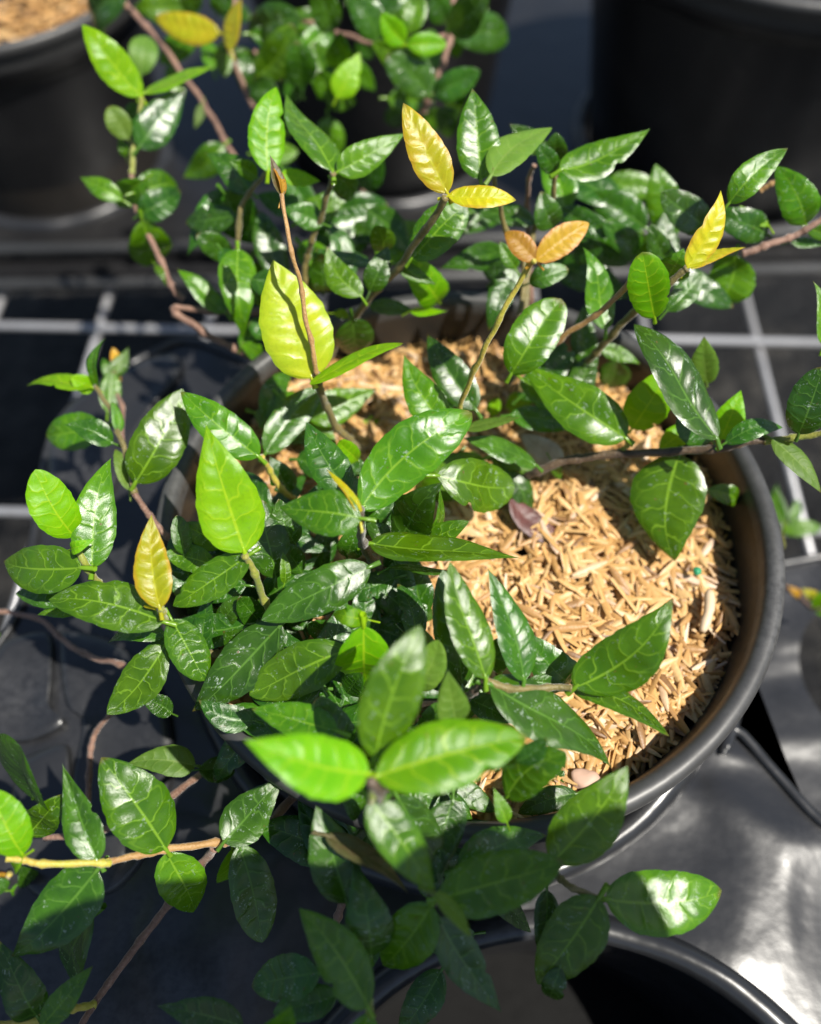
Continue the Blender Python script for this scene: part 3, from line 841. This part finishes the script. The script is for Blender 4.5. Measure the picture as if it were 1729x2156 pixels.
MAIN = '''
# --- crown: centre
E 640 1490 1290 940 330 3.6 M a=0.03 f=10 e=-4 r=6
E 560 1400 305 995 220 2.6 D
E 620 1210 510 1100 110 1.2 L
E 1080 1300 1535 1345 300 2.2 M f=8
E 1110 1010 855 620 215 2.0 M f=12
E 1300 920 990 490 205 1.8 D f=14
E 1505 715 1762 260 275 2.6 M f=16 a=0.06
E 590 400 625 620 225 2.2 D
E 690 320 940 345 90 1.6 D
E 925 350 1140 345 48 1.7 L
E 480 365 580 375 55 1.5 L
E 1240 1030 1550 965 62 1.9 U
E 1650 1240 1230 1085 120 0.6 D
E 1640 1250 1450 1220 80 0.0 U
E 850 1690 1045 1350 260 1.9 D f=8
E 1020 1630 1130 1380 50 2.0 M
H 1010 230 1215 130 140 1.5 M
H 690 250 1565 360 170 2.6 M f=16 c=0.03
H 800 390 1150 395 45 1.9 D
H 715 500 1005 720 155 0.6 D
H 980 480 870 500 90 -0.4 L
H 680 690 478 650 105 2.9 L a=0.45 e=0 f=5 k=0.1
H 640 720 560 615 125 2.3 M
H 655 730 668 1085 310 3.0 L f=8 a=0.08
H 720 1490 955 740 335 4.0 M f=12 a=0.05
H 960 1090 1110 830 180 2.3 U
H 1190 1290 1130 980 185 2.8 U t=30
H 1225 1085 1080 410 245 1.7 D f=12
H 1360 1030 1170 350 225 2.8 M f=14
H 1580 1040 1425 385 190 2.4 D f=16
H 1380 1060 520 1455 290 2.6 D tc=I f=10 a=0.06
I 290 1050 50 800 235 0.6 D
I 310 1080 885 575 330 2.1 M f=6 a=0.05 r=4
I 300 1090 870 1315 155 1.7 M c=-0.06
I 40 1045 290 1085 95 1.6 D
H 1270 1150 1560 1300 140 1.2 D
H 690 385 60 690 255 2.7 D f=8 a=0.05
H 640 105 165 75 255 4.6 M f=8
E 635 1540 435 1255 62 4.5 Y
H 500 1330 10 1165 205 2.6 M
H 590 1400 390 1160 190 1.6 D
H 560 860 10 1155 290 2.1 M f=9
# front pair, close to the lens
K 685 285 -25 98 350 4.4 L c=-0.05 f=8 a=0.05
K 725 300 1595 75 375 4.4 L f=10 a=0.05
K 830 380 1560 200 130 3.8 D
K 1540 215 1715 90 120 3.0 D
K 1480 420 1800 170 260 1.8 M
K 1480 565 1400 370 95 1.6 M
K 690 440 1060 1000 250 3.6 M f=10
K 850 420 1085 900 235 2.2 D
K 1170 440 1100 930 235 1.4 D
K 560 1030 400 495 285 0.6 D k=0.12
K 440 640 905 990 135 1.6 B t=40
K 700 1340 630 790 275 0.4 D
K 1050 1040 740 1430 285 1.4 M
K 1090 1120 1450 1650 235 0.9 D
K 1090 1010 1820 850 330 1.7 M f=10
K 1200 830 1700 580 225 1.0 D
K 1060 980 1280 1220 90 2.4 U
L 320 400 -10 520 135 0.0 D
L 185 790 620 250 330 1.3 M f=8 a=0.05
L 490 1010 1185 970 345 0.5 M f=7
L 450 1000 80 1480 320 0.8 M f=10
L 150 960 90 1300 140 0.0 D
L 225 1400 140 1615 135 -0.3 D
K 680 1630 280 1070 280 0.9 M f=12
K 400 1430 -10 1530 245 -0.2 D
K 500 1560 130 1645 180 -0.7 D
K 150 1850 190 1630 200 0.2 M
K 680 1665 560 1900 220 0.4 M
J 1400 1745 900 1640 185 -0.6 D
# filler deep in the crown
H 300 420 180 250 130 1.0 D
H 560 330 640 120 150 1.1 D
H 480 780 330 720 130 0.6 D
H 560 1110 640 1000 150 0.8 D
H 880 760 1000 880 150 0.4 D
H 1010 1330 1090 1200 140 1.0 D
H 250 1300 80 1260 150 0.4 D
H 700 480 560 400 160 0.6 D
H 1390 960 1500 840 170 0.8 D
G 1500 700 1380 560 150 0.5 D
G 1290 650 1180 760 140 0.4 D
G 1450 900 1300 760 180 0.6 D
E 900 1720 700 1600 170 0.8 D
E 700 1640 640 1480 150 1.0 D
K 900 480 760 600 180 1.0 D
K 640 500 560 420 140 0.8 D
S d 1.1 | H 760 400 0.2; H 700 340 1.6; H 650 250 2.6; H 640 110 4.4; E 640 1500 3.7
S o 1.0 | H 900 620 -1.8; H 830 520 -0.8; H 760 395 0.4
S d 1.0 | H 1000 1180 0.0; H 1240 1140 1.5; H 1300 1090 2.2; H 1355 1035 2.7
S o 0.9 | H 1355 1040 2.6; H 1480 1080 2.4; I 150 1080 2.0; I 300 1085 2.0
S d 1.2 | H 700 900 -1.0; K 800 480 1.6; K 730 360 4.1; K 700 300 4.4
S g 0.8 | K 715 330 4.3; K 700 400 4.0; K 690 440 3.6
S d 1.1 | H 600 1000 -1.6; K 700 600 -0.4; K 1000 900 0.6; K 1060 1030 1.4
S o 0.9 | K 1500 600 -0.6; L 40 750 0.4; L 100 782 0.9; L 185 790 1.2
S o 0.8 | K 1400 700 -0.4; L 160 850 0.0; L 240 905 0.4; L 310 950 0.6; L 460 1010 0.5
S w 1.0 | K 560 950 -1.6; K 510 1100 -2.0; K 480 1200 -2.4
S g 0.8 | K 660 1500 0.2; K 685 1600 0.7; K 695 1660 0.4; K 700 1760 0.0
# --- shoot with the long bare tip and big lime leaf
S o 1.15 | E 640 1160 -0.8; E 570 1090 0.1; E 500 1020 0.8; E 440 900 1.8; E 405 800 2.7; E 385 720 3.3
S t 0.62 | E 385 720 3.3; E 350 520 4.1; E 300 250 5.0; E 240 0 5.9; B 180 1130 6.5
B 180 1125 125 890 70 6.5 B f=30 e=5
B 185 1125 150 930 40 6.5 O f=20
E 358 738 125 60 400 3.2 V e=8 f=6 a=0.04 r=0
E 345 772 875 530 75 3.4 L r=-60 f=8 pl=0
E 90 1170 400 790 195 1.0 D
E 235 1390 130 1190 155 0.6 D
S y 0.9 | D 1690 1430 0.2; D 1620 1380 0.8; D 1550 1270 1.5; D 1510 1190 2.1
D 1490 1190 1045 800 225 2.2 M f=10
# --- left shoot, big lime leaf
G 1410 300 1170 1010 370 3.2 L tc=D f=7 a=0.03 r=3
G 1430 318 1018 640 205 3.1 M f=10
S g 0.95 | G 1560 640 1.2; G 1530 590 1.6; G 1460 420 2.6; G 1420 315 3.2
G 1290 255 1045 140 155 1.4 M
G 1060 310 1020 85 115 1.8 D
G 920 620 845 90 205 2.9 Y f=14 a=0.03
G 830 610 925 645 22 2.7 Y pl=0
G 940 700 280 560 275 2.4 M c=0.05 f=10
G 990 690 1175 1050 215 2.3 M f=8
G 950 840 625 1240 235 1.5 M c=-0.05
G 1620 715 1130 1265 285 1.9 D f=8 a=0.04
G 1230 375 940 290 155 1.6 M
G 430 560 80 540 155 0.6 D
G 450 640 200 660 85 0.5 M
G 950 780 600 780 115 1.0 D
G 990 1230 810 1150 120 -0.6 D
G 1260 720 1380 555 125 0.6 D
G 1590 450 1500 0 235 1.6 D
G 1700 250 1590 0 165 1.7 D
G 1640 480 1640 295 62 1.9 M
S g 0.95 | G 1080 860 0.8; G 980 720 1.9; G 935 640 2.7; G 920 620 2.9
S o 1.0 | G 1500 900 -0.2; G 1250 880 0.3; G 1080 860 0.8
D 430 1650 210 1265 245 2.4 L f=9
G 530 390 595 1190 240 2.0 M tc=D f=10
G 410 280 545 232 78 2.5 L a=0.25
G 470 390 -12 368 275 2.2 M f=9
S g 1.0 | G 620 560 0.6; G 560 480 1.4; G 505 400 2.0; G 430 270 2.5
S o 1.0 | G 1100 700 -0.4; G 850 620 0.0; G 620 560 0.6
# --- left outer runner
S w 0.95 | D 1300 1800 -0.6; D 1100 1740 0.0; D 960 1650 0.5; D 860 1530 0.8; D 770 1410 1.0
S o 0.8 | D 770 1410 1.0; D 730 1190 1.2; D 680 1050 1.3; D 640 920 1.3; D 545 790 1.2
D 530 790 160 760 85 1.2 L
D 545 795 400 735 105 1.0 L
D 565 790 565 500 62 1.2 M
D 620 930 640 700 120 -0.6 M
D 690 1050 645 870 62 1.3 M
D 580 1020 250 1085 215 0.6 M
D 650 1112 368 1000 150 1.2 D f=30
D 745 1380 660 1150 85 0.9 U
D 780 1340 1065 810 290 1.3 M f=9
S w 0.7 | D 700 1100 -0.2; D 700 900 -0.4; D 650 760 -0.6; D 690 610 -0.8
D 650 720 745 560 90 -0.7 M t=40
D 690 700 660 560 70 -0.8 O
D 640 740 590 620 60 -0.8 M
S w 1.15 | D 1150 1220 -0.2; D 1080 1190 0.0; D 1010 1155 0.1
# --- upright shoots at the back of the pot
S o 1.1 | E 450 620 -0.6; E 600 390 1.4; E 740 220 2.7; E 860 90 3.8; B 1010 1320 5.2; B 1130 1130 6.3
B 1135 1110 880 590 215 6.3 Y f=10 a=0.04 e=14
B 1145 1130 1535 1145 125 6.3 Y f=20 r=-30 e=4
B 930 1490 1215 1150 240 4.2 M f=10
E 640 265 430 -15 160 3.2 M
E 1090 295 955 75 195 1.6 L
E 850 80 1075 190 90 3.7 M
B 700 1530 370 1440 85 2.8 D
B 760 1450 740 1310 145 3.2 M
B 690 1680 805 1430 145 3.0 D
B 420 1690 420 1480 170 1.6 D
B 590 1130 560 1410 280 1.2 D
S o 0.95 | E 400 560 -0.4; B 320 1620 1.6; B 330 1480 2.3; B 360 1380 2.9; B 400 1250 3.6; B 440 1160 4.1; B 480 1000 5.0
B 475 985 225 510 185 5.0 M f=10
B 505 990 900 750 175 5.0 M f=10
B 485 1010 610 1150 155 4.3 D
B 420 1290 190 1205 145 3.4 D
B 185 1000 405 1045 95 4.4 L
B 105 990 125 480 205 4.8 L f=8
A 1440 1100 1175 865 175 3.4 D
A 1430 1110 1300 950 150 3.0 D
A 1480 1020 1325 930 105 4.0 M
A 1355 1240 1068 1270 155 2.8 D
A 1295 1115 1520 1400 235 3.2 D
A 1330 1490 1150 1345 140 1.6 D
A 1450 1500 1420 1690 180 1.4 M
S o 0.8 | A 1360 1720 1.0; A 1370 1300 2.8; A 1440 1110 3.6; A 1530 1000 4.6
# tall tan shoot with bronze tips
S y 0.7 | E 1170 1000 1.6; E 1195 940 2.3; E 1300 680 4.0; E 1440 400 5.4; E 1600 80 6.6; C 80 1500 6.9
C 90 1500 400 1280 165 6.9 O f=24 e=6
B 1645 1500 1475 1330 130 6.9 O f=12
S o 0.8 | E 1500 800 0.6; B 1580 1560 2.4; B 1475 1330 3.6; B 1430 1150 4.6; B 1400 1020 5.2
B 1330 1035 1290 505 250 5.2 M f=14
B 1390 1010 1740 725 175 5.6 U f=10 c=-0.06
B 1690 870 1498 715 125 4.0 D
S o 0.9 | E 1560 820 0.4; C 60 1400 2.4; C 170 1200 3.8; C 205 1000 4.9
C 225 980 752 760 200 5.0 M f=10
C 200 960 205 770 145 4.2 D
C 200 990 85 820 115 4.6 D
C 185 1310 120 1130 170 3.4 D
C 235 1210 592 1372 145 2.9 D
C 360 1400 622 1525 155 2.2 D
B 1640 1285 1258 1195 125 3.0 D
B 1530 1545 1440 1395 95 3.2 M
B 1535 1580 1330 1555 135 2.4 D
B 1540 1640 1350 1650 110 1.8 D
F 490 455 385 -25 155 2.6 M f=12
F 50 190 262 105 125 3.2 D
S w 0.8 | C 60 1760 0.8; B 1600 1200 3.0; B 1610 1030 4.0; B 1640 950 4.6
# shoot with the yellow pair, right
S o 1.1 | F 200 760 0.0; F 350 670 0.9; F 430 590 1.6; F 540 470 2.5; F 650 360 3.3; C 840 1650 4.6; C 960 1550 5.1
C 960 1540 1185 1105 155 5.1 Y f=14
C 975 1545 1302 1430 68 5.1 Y r=-55 f=6 pl=0
F 770 392 700 12 230 3.7 L f=14 a=0.08 p=0.5
S t 0.85 | E 1500 800 0.9; F 70 640 1.7; F 230 510 2.6; F 430 370 3.5; F 590 220 4.4; F 655 110 4.9
C 840 1615 945 1435 195 3.6 M
F 840 350 1050 128 135 2.8 D
F 1235 30 1130 332 260 2.6 M f=8
C 1070 1300 820 1095 195 3.4 D
C 1420 1350 1130 1225 175 3.2 D
C 1430 1300 1265 1175 62 3.6 L
C 1200 1170 1515 830 170 5.0 M e=15
S w 1.05 | C 1270 1460 3.0; C 1400 1420 3.2; C 1540 1370 3.4; C 1640 1320 3.6; C 1760 1255 3.9
C 1640 1290 1515 962 205 3.7 M
C 1650 1310 1790 1365 85 3.5 M
C 1560 1395 1740 1412 55 3.0 D
S t 0.8 | C 1380 1095 3.6; C 1440 1060 3.8; C 1505 1025 4.0
C 300 1480 460 1420 120 1.6 D
C 640 1470 540 1330 140 1.4 D
C 700 1460 860 1390 150 1.6 M
# --- right runner across the mulch
S d 1.25 | H 1260 100 -1.2; E 1540 1340 -0.6; F 100 1270 0.0; F 330 1200 0.5; F 560 1178 0.9; F 860 1160 1.3; F 1080 1145 1.7; F 1250 1115 2.0; F 1400 1095 2.2
S g 1.0 | F 1400 1095 2.2; F 1560 1080 2.5; F 1760 1058 2.9
F 605 1085 -15 645 285 1.6 M f=12 a=0.05
S g 0.7 | F 565 1165 0.9; F 608 1130 1.2; F 603 1085 1.6
F 1130 1090 622 448 235 2.6 D f=14 a=0.05
F 1100 1100 915 895 185 1.5 D
F 640 1030 835 738 235 0.8 L
F 1150 1090 1255 805 165 1.4 L a=0.12
F 800 1150 1000 1008 125 0.8 L
F 1070 770 1040 515 155 1.6 U
F 1180 1110 1512 985 115 2.2 D
F 1600 1060 1745 675 240 2.9 D f=8
F 1450 1090 1745 1385 115 2.4 U
F 1745 545 1698 175 85 3.4 M
F 912 1180 800 338 400 1.1 M tc=I f=7 a=0.04 e=-6
F 1080 1380 1272 1455 115 0.0 M
F 180 1220 237 1322 65 0.1 M
F -60 950 372 1000 135 1.0 D
F 0 740 262 962 135 1.5 M
F 460 560 700 640 90 1.0 M
F 300 620 430 740 110 0.6 D
F 560 640 480 800 180 0.2 D
# --- lower left runners
J 130 750 -60 380 235 1.2 L f=10
J 130 765 70 840 85 1.2 L
S y 0.78 | J 620 795 0.3; J 590 803 0.4; J 240 800 0.9; J 130 780 1.1; J 40 770 1.2
S t 0.9 | J 1290 690 -1.0; J 1240 695 -0.8; J 960 722 -0.3; J 790 760 0.0; J 620 790 0.3
S w 1.2 | K 560 300 -1.4; J 1729 400 -1.6; J 1540 580 -1.5; J 1400 650 -1.3; J 1290 690 -1.0
S w 1.0 | J 1240 715 -1.0; J 1160 810 -1.8; J 980 1030 -2.8; J 800 1260 -3.2; J 620 1500 -3.2; J 540 1610 -3.0; J 460 1760 -2.8
S y 0.9 | J 540 1610 -3.0; J 420 1650 -2.6; J 230 1690 -2.2; J -20 1740 -2.0
J 560 790 345 238 200 0.5 D f=24 t=35
J 955 720 588 208 350 -0.2 M f=8 a=0.05
J 160 640 330 420 205 -1.0 M
J 190 430 110 180 195 -2.2 D
J 1125 240 712 200 175 -1.6 U
J 1145 262 1362 242 145 -1.6 D f=30
J 1290 680 1637 300 250 -0.6 D f=12
J 1380 700 1525 1280 255 -0.9 D f=10
J 1340 720 1290 925 135 -1.6 L
J 960 745 1160 1075 255 -0.4 M f=10
J 560 840 60 1392 335 0.2 D f=9
J 540 1100 335 1480 255 -0.9 D
J 240 1740 522 1418 155 -1.0 M t=40
J 212 1682 -12 1288 215 -1.8 D
S w 1.0 | K 400 -60 -1.6; J 1600 20 -1.7; J 1360 170 -1.8; J 1180 270 -2.0; J 1000 400 -2.4; J 760 560 -3.0; J 600 610 -3.4; J 260 660 -3.6
S w 0.85 | J 510 560 -3.8; J 512 300 -3.6; J 530 130 -3.4; G 560 1330 -3.2; G 640 1220 -2.6
S w 0.9 | G 800 975 -2.0; G 700 950 -2.2; G 480 880 -2.8; G 330 770 -3.2; G 200 680 -3.4; G -20 640 -3.6
'''
root = empty('jasmine_plant', (0, 0, H - 0.02), 'Asiatic jasmine with glossy dark and lime leaves rooted in the rice hull pot', 'plant')
build_plant(root, MAIN)
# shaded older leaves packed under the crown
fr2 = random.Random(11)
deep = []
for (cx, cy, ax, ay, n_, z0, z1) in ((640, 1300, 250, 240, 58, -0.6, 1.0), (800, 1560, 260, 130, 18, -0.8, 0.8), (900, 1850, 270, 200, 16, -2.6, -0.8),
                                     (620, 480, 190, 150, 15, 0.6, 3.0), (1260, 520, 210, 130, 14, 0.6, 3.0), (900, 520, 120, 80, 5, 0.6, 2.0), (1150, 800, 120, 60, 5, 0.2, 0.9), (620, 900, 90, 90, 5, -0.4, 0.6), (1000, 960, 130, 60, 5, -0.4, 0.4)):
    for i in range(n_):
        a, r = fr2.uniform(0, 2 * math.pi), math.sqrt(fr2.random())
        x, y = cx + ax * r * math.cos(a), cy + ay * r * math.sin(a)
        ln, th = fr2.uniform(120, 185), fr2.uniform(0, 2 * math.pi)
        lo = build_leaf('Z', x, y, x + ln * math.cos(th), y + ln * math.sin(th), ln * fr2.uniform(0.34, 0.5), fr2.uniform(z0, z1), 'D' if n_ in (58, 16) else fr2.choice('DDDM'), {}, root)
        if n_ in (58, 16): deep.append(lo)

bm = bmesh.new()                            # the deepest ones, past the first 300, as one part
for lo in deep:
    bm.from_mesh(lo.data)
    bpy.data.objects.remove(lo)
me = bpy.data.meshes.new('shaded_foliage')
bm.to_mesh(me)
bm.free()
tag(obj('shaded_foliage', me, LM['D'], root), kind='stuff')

BACKLEFT = '''
S w 1.0 | A 1060 1720 0.6; A 985 1650 0.9; A 930 1500 1.2; A 810 1270 1.7; A 770 1150 2.0; A 755 1000 2.4
S g 0.9 | A 755 1000 2.4; A 770 880 2.8; A 800 700 3.4; A 815 560 3.9
A 810 555 488 128 195 3.9 L f=10
A 825 540 1226 380 78 3.9 L
A 810 430 848 188 155 2.4 U
A 800 850 1056 508 205 3.0 D f=10
A 770 780 770 590 120 2.6 D
A 740 800 618 618 135 3.0 U
A 725 900 690 800 65 2.4 M
A 700 1150 448 1010 115 2.4 M a=0.12
A 830 1040 668 1182 155 2.8 M f=22
A 780 1110 1036 1060 175 2.4 M a=0.12
A 800 1240 1036 1090 160 2.0 D
A 820 1270 880 1542 245 2.0 M f=12
A 900 1530 965 1642 48 1.2 M
A 1300 1800 1000 1570 115 1.0 M
S w 1.0 | D 1760 350 1.2; D 1480 360 0.9; D 1200 350 0.8; D 1010 330 0.8; D 1005 362 0.7
S w 1.15 | D 1005 360 0.7; D 1180 470 0.4; D 1350 570 0.1; D 1540 660 -0.3; D 1660 740 -0.8
D 1390 560 1480 390 110 0.4 M
D 1500 620 1400 540 100 0.0 M
D 1560 480 1450 420 130 0.8 D
'''
r2 = empty('jasmine_runner', cpt('A', 1060, 1720, -2), 'brown-stemmed jasmine runner with lime tip leaves climbing before the black pot', 'plant')
build_plant(r2, BACKLEFT)

BACK = '''
S w 1.2 | A 650 -80 3.0; A 720 20 2.8; A 840 150 2.6; A 960 290 2.2; A 1090 480 1.6; A 1200 640 1.2; A 1290 800 0.8; A 1360 920 0.4
A 730 -30 498 135 185 3.4 D
A 1165 600 1125 742 52 1.4 U
A 1262 190 895 88 155 3.0 Y
A 1330 290 1352 -10 85 3.2 Y
A 1340 270 1288 432 125 2.4 D
A 1400 300 1400 520 110 2.0 D
A 1250 75 1300 -70 120 3.2 D
A 1110 75 1095 -90 125 3.0 D
B 290 105 -45 170 205 3.4 D f=10 r=6
A 1480 445 1705 165 205 2.0 M
B 290 500 278 238 185 2.4 D
B 480 180 395 -70 175 3.0 D
B 740 232 588 -25 175 3.2 D
B 860 20 620 -25 130 3.0 D
B 890 247 748 85 135 4.0 L
B 905 258 1132 232 118 4.0 L
B 920 190 982 -35 145 3.6 M
B 1130 132 1040 -45 140 3.2 D
B 1150 182 1385 -35 195 3.4 D
B 1185 212 1498 188 195 2.6 D f=8
B 530 392 540 218 165 2.6 D
B 500 560 622 288 155 2.6 L
B 470 562 398 420 130 2.2 M
B 440 570 622 602 125 2.0 M
B 880 352 708 238 155 2.6 M
B 1030 547 798 308 205 2.6 D f=8
B 1042 540 958 278 135 2.2 D
B 1060 547 1328 408 155 2.6 D
B 1150 640 1240 520 160 1.4 D
B 1100 760 1200 640 150 1.0 D
B 900 620 780 700 120 0.6 D
B 700 330 640 200 130 1.2 D
B 300 560 180 470 120 1.0 D
B 200 640 300 760 120 0.6 D
A 1560 600 1480 440 160 1.2 D
S w 1.2 | B 1000 640 0.8; B 1020 580 1.2; B 1080 440 2.0; B 1150 240 2.8; B 1160 140 3.0; B 1180 -60 3.6
S w 1.0 | B 260 560 1.0; B 130 400 1.6; B 20 300 2.0
S w 1.0 | B 300 110 2.6; B 480 180 2.4; B 720 250 2.4; B 900 255 3.0; B 1150 200 2.8
S w 1.0 | B 860 1440 -0.6; B 760 1280 -0.4; B 690 1160 0.0; B 640 1080 0.4
B 640 1080 760 930 150 0.8 D
B 1010 640 1080 760 150 0.4 M
S w 1.0 | A 1500 700 0.4; A 1330 300 2.2; A 1340 60 2.8; A 1380 -60 3.0
'''
BK = BACK
fb = random.Random(8)
for (cx, cy, ax, ay, n_, z0, z1) in ((430, 60, 130, 90, 10, 0.8, 2.6), (750, 90, 260, 140, 18, 0.6, 2.8), (560, 260, 150, 70, 4, 0.2, 1.6)):
    for i in range(n_):
        a, r = fb.uniform(0, 2 * math.pi), math.sqrt(fb.random())
        x, y, ln, th = cx + ax * r * math.cos(a), cy + ay * r * math.sin(a), fb.uniform(80, 120), fb.uniform(0, 2 * math.pi)
        BK += '\nZ %.0f %.0f %.0f %.0f %.0f %.2f %s' % (x, y, x + ln * math.cos(th), y + ln * math.sin(th), ln * fb.uniform(0.4, 0.6), fb.uniform(z0, z1), fb.choice('DMMM'))
r3 = empty('jasmine_plant', cpt('B', 1000, 640, -2), 'blurred jasmine with dull glossy leaves and lime tips growing from the pots behind', 'plant')
build_plant(r3, BK)

# small weeds down on the tray and bench
for i, (lab, txt) in enumerate((
    ('little green weed beside the pot rim above the wire bench', 'S g 0.8 | F 1500 1700 -9.5; F 1505 1640 -9; F 1512 1570 -8.5\nF 1510 1575 1450 1350 95 -8.5 M\nF 1500 1612 1735 1598 95 -8.8 M\nF 1560 1560 1600 1440 60 -9.2 M'),
    ('yellowish weed seedlings growing low at the edge of the tray', 'S y 0.8 | G 40 1120 -9.5; G 20 1000 -8.5; G 10 840 -8\nG 10 840 60 720 60 -8 Y\nG 20 900 -40 760 70 -8 L\nG 30 1000 170 960 90 -8.2 M\nG 40 1080 150 1020 100 -9 M\nG 30 1100 20 960 60 -8.6 O\nG 70 1220 160 1180 70 -9 U\nG 10 1180 100 1250 70 -9.4 M\nG -10 800 50 860 60 -9 Y'),
    ('red-stemmed weed growing from the lower tray right of the pot', 'S w 0.8 | I 1480 470 -9.5; I 1600 560 -8.8; I 1680 620 -8.2; I 1760 640 -7.8\nI 1680 560 1640 520 70 -8 Y\nI 1690 620 1740 530 60 -7.9 L\nI 1600 560 1560 500 50 -8.6 O\nI 1720 600 1760 680 60 -8 M'),
    ('pale green weed leaves by the lower runner on the tray', 'S y 0.8 | J -30 960 -6; J 20 930 -5.6; J 60 870 -5\nJ -20 880 60 880 60 -5 O\nJ 60 960 200 950 80 -5.4 M\nJ 40 950 -40 900 90 -5.2 D\nJ 200 900 120 830 120 -5.4 D'),
    ('tiny pale seedlings sprouting from the mulch beside the bare shoot', 'S g 0.3 | E 700 1080 -2.4; E 705 1020 -1.6; E 700 970 -1.0\nE 700 1010 640 985 34 -1.2 L pl=0\nE 705 1000 740 985 26 -1.2 L pl=0\nE 700 970 690 955 22 -1.0 L pl=0\nE 720 1040 680 1060 30 -1.8 M pl=0\nE 830 1030 900 990 36 -1.8 M pl=0\nE 880 1020 850 975 30 -1.7 M pl=0'),
    ('grey-green seedling leaf on the mulch beside the maroon leaf', 'S g 0.4 | E 1385 1560 -2.2; E 1385 1490 -1.6\nE 1380 1515 1530 1600 115 -1.5 D\nE 1385 1480 1385 1440 40 -1.4 L\nE 1500 1280 1545 1300 60 -1.2 L\nE 1395 960 1430 860 80 -0.6 L\nE 1480 900 1620 860 130 -0.6 L'))):
    c, x, y, z = txt.split('|')[1].split('\n')[0].split(';')[0].split()
    wr = empty('weed', cpt(c, float(x), float(y), float(z)), lab, 'weed')
    build_plant(wr, txt)

# fallen leaves
dl = build_leaf('F', -61, 1440, 245, 1725, 130, -0.35, 'P', {'e': -4, 'f': 12.0, 'pl': 0.0}, None, 'fallen_leaf')
tag(dl, 'dry maroon leaf lying on the rice hulls', 'leaf')
dl = build_leaf('F', 240, 1230, 0, 1060, 150, -0.5, 'W', {'e': -4, 'f': 4.0, 'pl': 0.0}, None, 'fallen_leaf')
tag(dl, 'bleached grey dead leaf on the rice hulls under the dark runner', 'leaf')


def pebble(name, p, r, mat, label, cat, sq=(1, 1, 0.7)):
    bm = bmesh.new()
    bmesh.ops.create_icosphere(bm, subdivisions=3, radius=r)
    for v in bm.verts:
        v.co *= 1 + 0.30 * noise.noise(v.co / r * 1.3 + Vector((r * 999, 0, 0)))
        v.co = Vector((v.co.x * sq[0], v.co.y * sq[1], v.co.z * sq[2]))
    me = bpy.data.meshes.new(name)
    bm.to_mesh(me)
    bm.free()
    me.polygons.foreach_set('use_smooth', [True] * len(me.polygons))
    o = obj(name, me, mat)
    o.location = p
    return tag(o, label, cat)


PRILL = plastic('green_prill', (0.02, 0.22, 0.10), 0.4, dust=0.1)
CHIP = plastic('bark_chip', (0.42, 0.27, 0.20), 0.6, bumpd=0.001, dust=0.3)
CHIP2 = plastic('straw_piece', (0.55, 0.42, 0.28), 0.5, bumpd=0.001, dust=0.2)
pebble('fertiliser_prill', cpt('I', 1015, 410, -0.8), 0.0011, PRILL, 'small green fertiliser bead on the rice hulls', 'fertiliser')
pebble('bark_chip', cpt('I', 370, 1610, -1.1), 0.0027, CHIP, 'pinkish bark chip among the hulls near the pot rim', 'bark', (1.5, 0.9, 0.6))
a_, b_ = cpt('I', 1085, 520, -0.8), cpt('I', 1045, 760, -0.85)
st = obj('straw_piece', tube('straw_piece', catmull([a_, (a_ + b_) / 2 + Vector((0.0006, 0, 0.0008)), b_], 6), [0.0006, 0.0010, 0.0013] + [0.0014] * 4 + [0.0012, 0.0013, 0.0014] + [0.0012, 0.0010, 0.0007], 10), CHIP2)
tag(st, 'pale stubby straw piece lying on the rice hulls', 'straw')

# added pot and plant, out of frame, only there to shade the lower runners
shade = make_pot('nursery_pot', 0.20, -0.36, 0.116, H=0.116, label='added out-of-frame black pot holding the plant that shades the lower runners')
sp = empty('added_shade_plant', (0.20, -0.36, 0.10), 'added out-of-frame broad-leaved plant that casts shade on the lower runners', 'plant')


def shade_leaf(B, T, W, up, parent):
    A = T - B
    L = A.length
    a = A.normalized()
    n = (up - a * up.dot(a)).normalized()
    s_ = a.cross(n)
    vs, fs, uvs = [], [], []
    for i in range(25):
        t = i / 24
        h = 0.5 * W * shape(min(0.999, max(0.001, t)), 0.45, 1.0) if 0 < i < 24 else 0.0004
        for k in range(9):
            u = k / 4 - 1
            vs.append(B + A * t + s_ * (h * u) + n * (0.10 * L * 4 * t * (1 - t) + abs(u) * h * 0.2))
            uvs.append(((u + 1) / 2, t))
    for i in range(24):
        for k in range(8):
            fs.append((i * 9 + k, (i + 1) * 9 + k, (i + 1) * 9 + k + 1, i * 9 + k + 1))
    me = mesh('leaf', vs, fs)
    ul = me.uv_layers.new(name='UVMap')
    li = [0] * len(me.loops)
    me.loops.foreach_get('vertex_index', li)
    ul.data.foreach_set('uv', [x for i in li for x in uvs[i]])
    return obj('leaf', me, LM['D'], parent)


tip = Vector((0.105, -0.215, 0.335))
obj('stem', tube('stem', catmull([Vector((0.20, -0.36, 0.09)), Vector((0.19, -0.34, 0.22)), Vector((0.15, -0.27, 0.31)), tip], 8), 0.003, 10), SM['g'], sp)
for (x, y, z, wd_) in ((-0.005, -0.150, 0.345, 0.075), (0.030, -0.180, 0.360, 0.080), (0.110, -0.122, 0.350, 0.055), (0.062, -0.126, 0.340, 0.070), (0.040, -0.134, 0.345, 0.060), (0.082, -0.124, 0.345, 0.06),
                       (0.010, -0.235, 0.350, 0.09), (0.06, -0.29, 0.35, 0.08)):
    shade_leaf(tip, Vector((x, y, z)), wd_, Vector((0.3, -0.1, 1)), sp)
